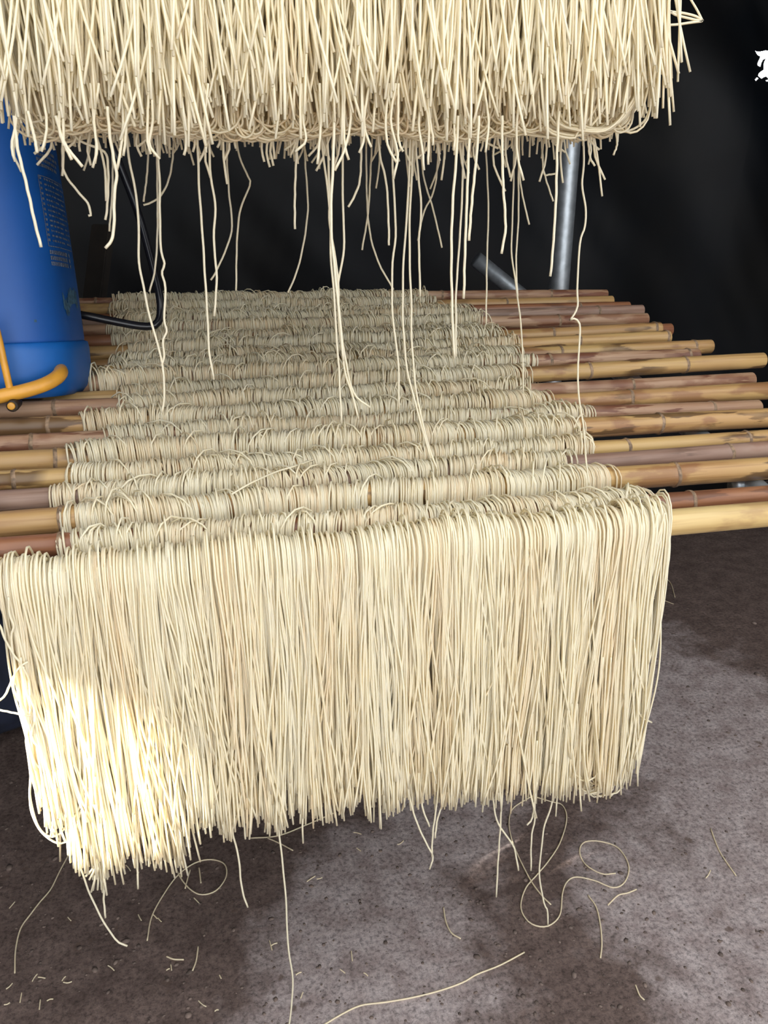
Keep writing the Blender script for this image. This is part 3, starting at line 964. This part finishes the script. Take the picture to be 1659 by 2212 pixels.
# long stray strands; the near ones are bright and thick, the rear ones hang from the second pole
NEAR, MID, FAR = 1.03, 1.14, 1.36
STRAYS = [
    (NEAR, [(30, 250), (38, 320), (50, 370), (62, 420), (75, 480), (89, 534)]),
    (MID, [(137, 250), (135, 340), (140, 375), (165, 410), (190, 440), (196, 465), (190, 466)]),
    (MID, [(150, 270), (165, 298), (185, 310), (215, 322), (230, 335), (234, 380), (232, 440), (228, 475)]),
    (NEAR, [(232, 230), (237, 290), (245, 340), (252, 380), (247, 420), (246, 490), (240, 520), (228, 536)]),
    (FAR, [(242, 270), (243, 400), (236, 500)]),
    (MID, [(270, 240), (277, 330), (290, 400), (299, 470), (300, 560), (310, 620), (325, 690), (345, 760), (352, 800), (355, 860), (349, 892)]),
    (MID, [(336, 250), (345, 400), (345, 460), (348, 540), (355, 570), (350, 590), (357, 620), (355, 690), (360, 715), (352, 735), (355, 770), (348, 790)]),
    (FAR, [(338, 270), (340, 420), (340, 500), (335, 580), (323, 630)]),
    (FAR, [(376, 280), (372, 350), (362, 395), (345, 425), (325, 438), (310, 443)]),
    (FAR, [(322, 280), (318, 370), (310, 436)]),
    (MID, [(425, 250), (430, 400), (437, 500), (443, 600), (448, 680), (452, 760), (462, 820)]),
    (MID, [(450, 250), (455, 380), (465, 440), (462, 520), (468, 600), (463, 683)]),
    (FAR, [(492, 260), (490, 340), (495, 420), (500, 500), (470, 580), (455, 605)]),
    (FAR, [(510, 270), (515, 330), (535, 380), (540, 400), (520, 450), (512, 520), (510, 628)]),
    (MID, [(640, 250), (640, 330), (637, 420), (637, 495)]),
    (FAR, [(655, 270), (660, 360), (665, 450), (655, 530), (640, 590), (622, 632)]),
    (MID, [(690, 250), (700, 350), (712, 450), (715, 560), (722, 640), (725, 700), (732, 800), (738, 915)]),
    (NEAR, [(722, 240), (720, 340), (715, 480), (725, 600), (735, 700), (742, 780)]),
    (MID, [(745, 250), (740, 360), (742, 480), (743, 540), (730, 620), (735, 690), (745, 770), (765, 850), (800, 880)]),
    (MID, [(705, 250), (712, 420), (712, 480), (730, 600), (732, 690), (745, 800), (760, 850), (775, 905)]),
    (MID, [(780, 260), (780, 350), (775, 400), (757, 440), (752, 447)]),
    (MID, [(815, 250), (820, 330), (835, 400), (840, 500), (840, 530)]),
    (FAR, [(805, 270), (800, 380), (795, 460), (782, 540)]),
    (FAR, [(790, 270), (795, 470), (815, 560), (850, 625)]),
    (MID, [(845, 250), (850, 400), (855, 500), (848, 570), (848, 680), (860, 780), (862, 880)]),
    (MID, [(888, 250), (885, 340), (880, 450), (872, 560), (870, 640), (872, 720), (880, 800), (905, 900), (930, 990)]),
    (MID, [(894, 250), (890, 360), (885, 480), (885, 560), (888, 640), (890, 740), (900, 850), (925, 960), (945, 1015)]),
    (MID, [(898, 260), (900, 340), (910, 450), (905, 520), (908, 640)]),
    (FAR, [(905, 270), (915, 380), (935, 450), (955, 535)]),
    (FAR, [(950, 270), (940, 400), (915, 460), (903, 520)]),
    (NEAR, [(990, 250), (985, 350), (978, 440), (975, 560), (978, 700), (982, 775)]),
    (MID, [(1003, 250), (1000, 330), (998, 430), (990, 560), (985, 640), (985, 770)]),
    (NEAR, [(1015, 250), (1012, 340), (1008, 450), (1004, 560), (1002, 645)]),
    (NEAR, [(1035, 250), (1030, 330), (1020, 430), (1013, 520)]),
    (FAR, [(1048, 270), (1050, 330), (1055, 450), (1052, 560), (1050, 700)]),
    (NEAR, [(1085, 250), (1085, 320), (1087, 400), (1092, 490), (1083, 548)]),
    (FAR, [(1112, 270), (1110, 350), (1108, 450), (1105, 540), (1115, 620), (1125, 700), (1130, 790), (1130, 850)]),
    (FAR, [(1122, 270), (1120, 380), (1120, 470), (1115, 560), (1118, 640)]),
    (FAR, [(1118, 300), (1125, 400), (1143, 485)]),
    (NEAR, [(1208, 240), (1205, 290), (1203, 350), (1201, 430), (1195, 530), (1189, 597)]),
    (MID, [(1258, 260), (1261, 350), (1258, 400), (1265, 450), (1263, 490), (1253, 525), (1247, 620), (1248, 660), (1238, 683), (1230, 691), (1240, 688), (1252, 700), (1252, 740), (1248, 800), (1250, 850), (1260, 920), (1265, 980), (1272, 1047)]),
    (MID, [(1265, 260), (1270, 300), (1275, 340), (1285, 358)]),
    (MID, [(1328, 270), (1333, 310), (1325, 335)]),
    (FAR, [(1168, 270), (1170, 310), (1175, 370), (1195, 435)]),
    (FAR, [(1172, 300), (1174, 372), (1186, 377), (1200, 375)]),
    (NEAR, [(60, 240), (75, 300), (80, 330)]), (NEAR, [(120, 250), (140, 310), (178, 360)]), (NEAR, [(128, 240), (130, 290), (155, 345)]),
]
for Y, pts in STRAYS:
    px_strand(up2 if Y == FAR else up1, pts, Y, NR if Y != NEAR else NR * 1.15, 0.0004, 0.08)
g = np.random.default_rng(9)
for k in range(120):       # shorter hanging tips below the fringe
    x = g.uniform(20, 1300) if k % 3 else g.choice([450, 720, 890, 1010, 1090]) + g.normal(0, 26)
    ye = 300 + abs(g.normal(0, 48)) + 10
    Y = g.choice([NEAR, MID, MID, FAR])
    px_strand(up2 if Y == FAR else up1, [(x + g.normal(0, 6), 180), (x + g.normal(0, 6), 260), (x + g.normal(0, 7), (ye + 280) / 2), (x + g.normal(0, 10), ye)],
              Y, NR, 0.0003, 0.15, 12)

for Y, nm, xr_, lab in ((1.11, 'pale', 2.0, 'bamboo pole up in the air holding the upper front noodle curtain'), (1.27, 'yellow', 2.0, 'bamboo pole up in the air holding the second upper noodle curtain')):
    make_pole((-1.05, Y, ZP), (1.25, Y, ZP), 0.046, nm, [0.9], lab, 'bamboo poles on the overhead pipes', 60 + int(Y * 100))

# loose strands lying across the rows of the rack
root = empty('loose_noodle', atY(560, 1020, ROD[4]['Y']))
tag(root, 'long loose noodle lying slantwise across the draped rows of the rack', 'noodle')
lp = [(500, 1068), (545, 1042), (600, 1018), (640, 1006), (700, 985), (740, 972), (790, 962)]
Ys = [ROD[2]['Y'] - 0.03, ROD[2]['Y'], ROD[3]['Y'] - 0.02, ROD[3]['Y'], ROD[4]['Y'], ROD[4]['Y'], ROD[5]['Y'] - 0.03]
w = np.array([atY(p[0], p[1], y) for p, y in zip(lp, Ys)])
link('strand', transport_tube('strand', smooth_path(w, 30), NR, 6, [0.2]), M_NOODLE, root)

# ------------------------------------------------------------------ rack and posts
def pipe(name, a, b, r, mat, parent, sides=16):
    path = np.linspace(np.asarray(a, float), np.asarray(b, float), 6)
    return link(name, transport_tube(name, path, r, sides), mat, parent)


rack = empty('pole_rack', (0.1, 1.9, 0))
tag(rack, 'galvanised pipe rack on legs carrying the row of bamboo poles', 'rack')
rr = 0.02
for nm, rx in (('rail', -0.66), ('rail', 1.0)):
    ys = np.linspace(1.03, 2.62, 14)
    zr = [profile(y) - 0.022 - rr for y in ys]
    link('rail', transport_tube('rail', np.stack([np.full(14, rx), ys, zr], 1), rr, 14), M_STEEL, rack)
for y in (2.0, 2.6):
    z = profile(y) - 0.022 - 2 * rr - 0.02
    pipe('cross_beam', (-0.76, y, z), (1.08, y, z), 0.02, M_STEEL, rack)
    for lx in (-0.3, 0.35):
        pipe('leg', (lx, y, 0), (lx, y, z - 0.018), 0.02, M_STEEL, rack)

sa = atY(1582, 1050, 1.215)
pipe('rail_stub', sa, (1.0, 1.215, sa[2]), 0.016, M_STEEL, rack)
pb = atY(1207, 632, 2.66); pt = atY(1233, 300, 2.66)
post = empty('steel_post', (pb[0], 2.66, 0))
tag(post, 'upright galvanised steel pipe standing behind the rack before the black sheet', 'post')
pipe('upright', (pb[0], 2.66, 0), (pb[0], 2.66, ZP + 0.02), 0.034, M_STEEL, post, 24)
b0 = atY(1028, 560, 2.95); b1 = atY(1140, 650, 2.95)
dirv = (b1 - b0) / np.linalg.norm(b1 - b0)
brace = empty('steel_brace', (b1[0], 2.95, 0))
tag(brace, 'slanting pale blue-grey steel pipe low behind the rack near the upright post', 'pipe')
bend = b0 + dirv * ((0 - b0[2]) / dirv[2])
pipe('brace_tube', b0, bend, 0.030, M_STEEL, brace, 20)

# overhead pipes that carry the upper poles
for x, nm in ((-0.95, 'left'), (float(pb[0]), 'right')):
    ov = empty('overhead_pipe', (x, 0.9, ZP - 0.05))
    tag(ov, 'galvanised overhead pipe above the ' + ('blue sprayer' if nm == 'left' else 'upright steel post'), 'pipe')
    zz = ZP - 0.023 - 0.02
    pipe('tube', (x, 0.7, zz), (x, WALL_Y - 0.2, zz), 0.02, M_STEEL, ov)
    for hy in (0.8, 3.2):
        pipe('hanger', (x, hy, zz + 0.018), (x, hy, 2.93), 0.006, M_STEEL, ov, 8)

# dark leaning timber in the shade behind the blue tank
tw = atY(205, 640, 2.85); tw2 = atY(222, 500, 2.90)
tim = empty('leaning_board', (tw[0], 2.85, 0))
tag(tim, 'dark brown board leaning in the shade behind the blue sprayer', 'board')
dv = (tw2 - tw) / np.linalg.norm(tw2 - tw)
base = tw - dv * (tw[2] / dv[2]); top = tw2 + dv * 0.02
bm = bmesh.new()
box_bm(bm, (0, 0, 0), (0.085, 0.03, np.linalg.norm(top - base)))
bmesh.ops.bevel(bm, geom=bm.edges[:], offset=0.004, segments=2, affect='EDGES')
bm.transform(Matrix.Translation(Vector((base + top) / 2)) @ Vector(top - base).to_track_quat('Z', 'Y').to_matrix().to_4x4())
link('board', bm_mesh('board', bm), M_WOOD, tim)

# ------------------------------------------------------------------ blue knapsack sprayer
def rounded_section(a, b, n_exp, k, n=56):
    out = []
    for i in range(n):
        t = 2 * math.pi * i / n
        c, s = math.cos(t), math.sin(t)
        out.append((a * math.copysign(abs(c) ** (2 / n_exp), c) * k, b * math.copysign(abs(s) ** (2 / n_exp), s) * k))
    return out


edge = atY(186, 760, 1.66)
TA, TB = 0.20, 0.150
TC = np.array([edge[0] - TA, 1.66, 0.0])
fb = atY(60, 885, 1.525)
TC[2] = fb[2] + 0.001
print('TANK', TC, 'profile', profile(1.52), profile(1.66), profile(1.8))
TILT = math.radians(8)
TM = Matrix.Translation(Vector(TC)) @ Matrix.Rotation(-TILT, 4, 'X') @ Matrix.Rotation(math.radians(-8), 4, 'Z')
spr = empty('knapsack_sprayer', TC)
tag(spr, 'blue plastic knapsack sprayer with yellow tube standing on the bamboo poles', 'sprayer')


def lathe_section(name, levels, mat, close=True):
    verts = []; n = 56
    for (z, k, ex) in levels:
        for (x, y) in rounded_section(TA, TB, ex, k, n):
            verts.append(tuple(TM @ Vector((x, y, z))))
    L = len(levels)
    idx = np.arange(L * n).reshape(L, n); nx = np.roll(idx, -1, 1)
    q = np.stack([idx[:-1], nx[:-1], nx[1:], idx[1:]], -1).reshape(-1, 4)
    ng = np.stack([idx[0][::-1], idx[-1]])
    return link(name, from_np(name, np.array(verts), q, True, ng), mat, spr)


EX = 3.0
lathe_section('base_skirt', [(0.0, 0.80, EX), (0.0, 0.90, EX), (0.012, 0.955, EX), (0.04, 0.995, EX), (0.085, 1.0, EX), (0.097, 0.992, EX), (0.100, 0.965, EX), (0.098, 0.93, EX)], M_BLUEB)
lathe_section('tank', [(0.092, 0.90, EX), (0.095, 0.955, EX), (0.105, 0.962, EX), (0.2, 0.955, EX), (0.33, 0.935, EX), (0.45, 0.91, EX), (0.53, 0.88, EX), (0.57, 0.82, EX), (0.59, 0.68, EX), (0.595, 0.4, EX)], M_BLUE)
lathe_section('filler_cap', [(0.594, 0.35, 2.2), (0.6, 0.38, 2.2), (0.635, 0.38, 2.2), (0.64, 0.33, 2.2)], M_BLACK)

# worn white print near the corner of the tank (illegible strokes and a ruled table)
def on_tank(u, z, lift=0.0012):
    """u: section angle, z: height -> world point on the tank surface"""
    k = float(np.interp(z, [0.105, 0.2, 0.33, 0.45, 0.53], [0.962, 0.955, 0.935, 0.91, 0.88]))
    c, s = math.cos(u), math.sin(u)
    x = TA * math.copysign(abs(c) ** (2 / EX), c) * k; y = TB * math.copysign(abs(s) ** (2 / EX), s) * k
    nrm = Vector((x / TA ** 2, y / TB ** 2, 0)).normalized()
    return TM @ (Vector((x, y, z)) + nrm * lift)


def print_quads(name, rects):
    vv, qq = [], []
    for (u0, u1, za, zb_) in rects:
        m = max(1, int(abs(u1 - u0) / 0.04))
        for k in range(m):
            a = u0 + (u1 - u0) * k / m; b = u0 + (u1 - u0) * (k + 1) / m
            i = len(vv)
            vv += [on_tank(a, za), on_tank(b, za), on_tank(b, zb_), on_tank(a, zb_)]
            qq.append((i, i + 1, i + 2, i + 3))
    return link(name, from_np(name, np.array([tuple(v) for v in vv]), np.array(qq), False), M_PRINT, spr)


rs = random.Random(3)
ub = -0.47           # section angle where the print starts, grows round the right side
rects = []
for c0 in (0.505, 0.455):                  # two large worn characters, as broken strokes
    for col in range(2):
        for s_ in range(7):
            uu = ub + 0.02 + col * 0.24 + rs.uniform(0, 0.03)
            if s_ % 2: rects.append((uu, uu + rs.uniform(0.08, 0.17), c0 + rs.uniform(0, 0.036), 0))
            else:
                rects.append((uu + rs.uniform(0, 0.14), 0, c0 + rs.uniform(0, 0.01), c0 + rs.uniform(0.022, 0.04)))
fix = []
for (u0, u1, za, zb_) in rects:
    if zb_ == 0: fix.append((u0, u1, za, za + 0.0028))
    else: fix.append((u0, u0 + 0.022, za, zb_))
print_quads('printed_characters', fix)
fix = []
for line in range(4):
    z = 0.432 - line * 0.009
    u = ub + 0.1
    while u < ub + 0.5:
        wdt = rs.uniform(0.02, 0.05)
        fix.append((u, u + wdt, z, z + 0.0055)); u += wdt + 0.012
print_quads('printed_small_lines', fix)
fix = [(ub + 0.08, ub + 0.6, 0.388, 0.3895), (ub + 0.08, ub + 0.6, 0.268, 0.2695), (ub + 0.08, ub + 0.09, 0.268, 0.389)]
for k in range(13):
    z = 0.383 - k * 0.0088
    fix.append((ub + 0.10, ub + 0.14, z, z + 0.0042))
    u = ub + 0.19
    while u < ub + 0.56:
        wdt = rs.uniform(0.02, 0.07)
        fix.append((u, u + wdt, z, z + 0.0032)); u += wdt + 0.02
print_quads('printed_table', fix)
fix = []
for line in range(3):
    z = 0.255 - line * 0.010
    u = ub + 0.09
    while u < ub + 0.5:
        wdt = rs.uniform(0.015, 0.03)
        fix.append((u, u + wdt, z, z + 0.007)); u += wdt + 0.012
print_quads('printed_footer', fix)

M_SCUFF = plain_mat('scuffed_plastic', (0.055, 0.15, 0.25), 0.7, 0, 0.6, 120)
_pm = M_PRINT; M_PRINT = M_SCUFF
fix = []
for k in range(16):
    u = -0.24 + k * 0.019; z = 0.160 - 0.010 * math.sin(k * 0.4) + rs.uniform(-0.006, 0.006)
    fix.append((u, u + 0.0188, z, z + rs.uniform(0.022, 0.034)))
tag(print_quads('scuff_mark', fix), None, None, None, 'stuff')
print_quads('scuff_spot', [(-0.80, -0.765, 0.135, 0.1395)])
M_PRINT = _pm
# yellow tube around the foot, thin stay rod, bolt
def px_path(pts):
    return np.array([atY(p[0], p[1], p[2]) for p in pts])


yp = px_path([(-120, 880, 1.47), (-60, 869, 1.47), (0, 856, 1.475), (50, 845, 1.48), (90, 833, 1.49), (118, 819, 1.505), (131, 806, 1.53), (130, 797, 1.57)])
yt = link('yellow_tube', transport_tube('yellow_tube', smooth_path(yp, 40), 0.0125, 18), M_YEL, spr)
yr_ = px_path([(-14, 690, 1.49), (-2, 735, 1.485), (10, 790, 1.48), (24, 850, 1.478), (34, 876, 1.478)])
link('stay_rod', transport_tube('stay_rod', smooth_path(yr_, 16), 0.0062, 12), M_YEL, spr)
bc = atY(28, 876, 1.462)
bp = np.array([bc + np.array([0, d, 0]) for d in (-0.006, -0.0055, 0.0, 0.028)])
bo = link('pivot_bolt', transport_tube('pivot_bolt', bp, [0.008, 0.0102, 0.0105, 0.0105], 16), M_DARKMET, spr)
bp2 = np.array([bc + np.array([-0.001, d, 0.001]) for d in (-0.011, -0.0105, -0.004)])
link('pin_end', transport_tube('pin_end', bp2, [0.0050, 0.0064, 0.0064], 14), M_YEL, bo)

# black pump lever that sticks out behind the tank and bends upwards
lv = px_path([(120, 672, 1.80), (185, 682, 1.80), (240, 693, 1.80), (300, 704, 1.80), (330, 704, 1.805), (343, 693, 1.81), (347, 672, 1.82), (343, 630, 1.83),
              (322, 545, 1.86), (298, 460, 1.89), (270, 385, 1.92), (240, 310, 1.95), (205, 230, 1.98)])
link('pump_lever', transport_tube('pump_lever', smooth_path(lv, 70), 0.0085, 14), M_BLACK, spr)

# ------------------------------------------------------------------ dark navy cloth bundle on the floor at the left
cb = atZ(-30, 1640, 0.0)
sack = empty('cloth_bundle', (cb[0] - 0.05, cb[1] + 0.15, 0))
tag(sack, 'dark navy cloth bundle slumped on the floor behind the left end of the front curtain', 'cloth')
bm = bmesh.new()
bmesh.ops.create_icosphere(bm, subdivisions=5, radius=1.0)
for v in bm.verts:
    d = v.co.normalized()
    f = 1 + 0.13 * noise.noise(d * 1.7 + Vector((3, 1, 0))) + 0.10 * abs(noise.noise(Vector((d.x * 3, d.y * 3, d.z * 1.4)) + Vector((0, 5, 2)))) \
        + 0.05 * noise.noise(Vector((d.x * 9 + d.z * 4, d.y * 9, d.z * 3)))
    zz = math.copysign(abs(d.z) ** 0.7, d.z)
    wd = 1.0 + 0.12 * (-zz)
    v.co = Vector((d.x * 0.25 * f * wd, d.y * 0.17 * f * wd, 0.285 + zz * 0.285 * (1 + 0.1 * (f - 1))))
    if v.co.z < 0.012: v.co.z = 0.002
bm.transform(Matrix.Translation(sack.location))
link('cloth_body', bm_mesh('cloth_body', bm, True), M_CLOTH, sack)
tp = [(-0.24, -0.10, 0.50), (-0.10, -0.165, 0.50), (0.05, -0.16, 0.46), (0.17, -0.12, 0.40), (0.22, -0.05, 0.33)]
tp = np.array(tp) + np.array(sack.location)
link('hem_fold', transport_tube('hem_fold', smooth_path(tp, 24), 0.016, 10), M_CLOTH, sack)

# ------------------------------------------------------------------ noodles and grit on the floor
def floor_noodle(pts, label, group=None, r=0.0016, close=False):
    p = np.asarray(pts, float)
    w = atZ(p[:, 0], p[:, 1], r)
    L = np.linalg.norm(np.diff(w, axis=0), axis=1).sum()
    n = int(np.clip(6 * len(p), 6, 130))
    w = smooth_path(w, n)
    w[:, 2] = r
    # the strand rests on itself where it crosses
    o = link('noodle_strand' if L > 0.05 else 'noodle_crumb', transport_tube('noodle', w, r, 6, [0.75]), M_NOODLE)
    return tag(o, label, 'noodle', group)


FN = [
    ([(160, 1825), (130, 1880), (110, 1920), (85, 1950), (66, 1975), (45, 2005), (34, 2050), (32, 2102)], 'long bent noodle lying on the floor below the bright left corner of the curtain'),
    ([(375, 1840), (380, 1875), (400, 1910), (430, 1932), (465, 1925), (488, 1895), (485, 1867), (455, 1857), (420, 1865), (385, 1890), (355, 1930), (328, 1980), (318, 2032)],
     'noodle curled into a single open loop with a long tail on the dark floor'),
    ([(540, 1811), (600, 1806), (660, 1783), (725, 1755)], 'faint thin noodle on the floor running under the fringe of the curtain'),
    ([(578, 1811), (605, 1823), (633, 1838)], 'short straight noodle on the floor beside the longest hanging strand'),
    ([(1133, 2057), (1080, 2085), (1030, 2105), (1000, 2122), (950, 2140), (890, 2155), (832, 2165), (780, 2172), (740, 2190), (690, 2220)],
     'long nearly straight noodle lying on the pale patch of floor'),
    ([(958, 1960), (963, 1990), (975, 2015), (995, 2028)], 'short hooked noodle lying by a round brown pebble mark on the floor'),
    ([(1270, 1934), (1288, 1960), (1297, 2000), (1300, 2040), (1297, 2070)], 'gently bent short noodle on the floor below the big tangled loops'),
    ([(1313, 1956), (1335, 1935), (1355, 1930), (1375, 1922)], 'small wavy noodle piece on the floor just under the ring-shaped loop'),
    ([(1373, 2128), (1382, 2150), (1392, 2160)], 'tiny crooked noodle piece alone on the bare brown floor'),
    ([(1535, 1790), (1555, 1840), (1590, 1892)], 'brownish straight noodle on the pale floor away from the curtain'),
    ([(1150, 1720), (1190, 1732), (1215, 1740), (1224, 1770), (1210, 1820), (1185, 1860), (1160, 1890), (1135, 1920), (1125, 1960), (1140, 1990), (1165, 2002), (1190, 1998),
      (1210, 1975), (1215, 1930), (1225, 1905), (1245, 1895), (1285, 1903), (1325, 1918), (1350, 1905), (1358, 1870), (1335, 1832), (1295, 1818), (1262, 1820), (1252, 1840),
      (1265, 1868), (1300, 1888), (1330, 1887)], 'very long noodle curled in several wide loops on the floor, ending in a ring'),
    ([(1150, 1720), (1110, 1745), (1100, 1770), (1102, 1800), (1115, 1840), (1145, 1900), (1170, 1935), (1190, 1955)], 'arched noodle on the floor crossing the very long looped one'),
    ([(360, 2066), (375, 2072), (397, 2073)], 'short slightly bent noodle piece flat on the dark floor, pointing at an upright straight piece'),
    ([(428, 2045), (424, 2075), (416, 2097)], 'short straight thick noodle piece on the dark floor'),
    ([(430, 1875), (432, 1890), (434, 1908)], 'short noodle piece lying inside the single open loop'),
    ([(411, 1880), (405, 1900), (400, 1920)], 'short noodle piece crossing under the single open loop'),
    ([(1440, 1250), (1450, 1262), (1458, 1290)], 'thin noodle on the dark floor beyond the right end of the curtain'),
    ([(1405, 1292), (1430, 1296), (1455, 1305)], 'thin curved noodle on the dark floor close to the right curtain edge'),
]
for k, (pts, lab) in enumerate(FN):
    o = floor_noodle(pts, lab, None, 0.0016)
    o.location.z = 0.0004 * (k % 4)
g = np.random.default_rng(15)
CR = [(75, 2112), (90, 2112), (138, 2114), (146, 2121), (45, 2155), (15, 2168), (86, 2170), (108, 2160), (20, 2130), (410, 1845), (425, 1946), (335, 1980), (345, 1987),
      (302, 1982), (468, 2183), (476, 2110), (585, 2042), (592, 2040), (645, 2103), (690, 1897), (672, 1898), (775, 1835), (772, 1800), (760, 2065), (740, 2098), (790, 2105),
      (370, 2090), (363, 2094), (652, 2150), (437, 2168), (865, 1820), (1530, 1888), (277, 1875), (240, 2091), (150, 1985), (26, 1955)]
for (x, y) in CR:
    a = g.uniform(0, math.pi); l = g.uniform(4, 11)
    floor_noodle([(x - l * math.cos(a), y - l * math.sin(a)), (x, y + g.normal(0, 1)), (x + l * math.cos(a), y + l * math.sin(a))],
                 'tiny broken noodle crumb on the concrete floor', 'noodle crumbs on the floor', 0.0012)

# grit pressed into the concrete
vv, qq, tris = [], [], []
bm = bmesh.new()
for k in range(1500):
    px_, py_ = g.uniform(-60, 1720), g.uniform(1250, 2260)
    c = atZ(px_, py_, 0.0)
    s = abs(g.normal(0, 0.0022)) + 0.0008
    if g.uniform() < 0.02: s *= 2.0
    ret = bmesh.ops.create_icosphere(bm, subdivisions=1, radius=1.0)
    mt = Matrix.Translation(Vector(c)) @ Matrix.Rotation(g.uniform(0, 6.28), 4, 'Z') @ Matrix.Diagonal((s * g.uniform(0.8, 1.6), s, s * 0.5, 1))
    bmesh.ops.transform(bm, matrix=mt, verts=ret['verts'])
gr = link('floor_grit', bm_mesh('floor_grit', bm, True), M_STONE)
tag(gr, 'fine grit and small stones scattered over the concrete floor', 'grit', None, 'stuff')
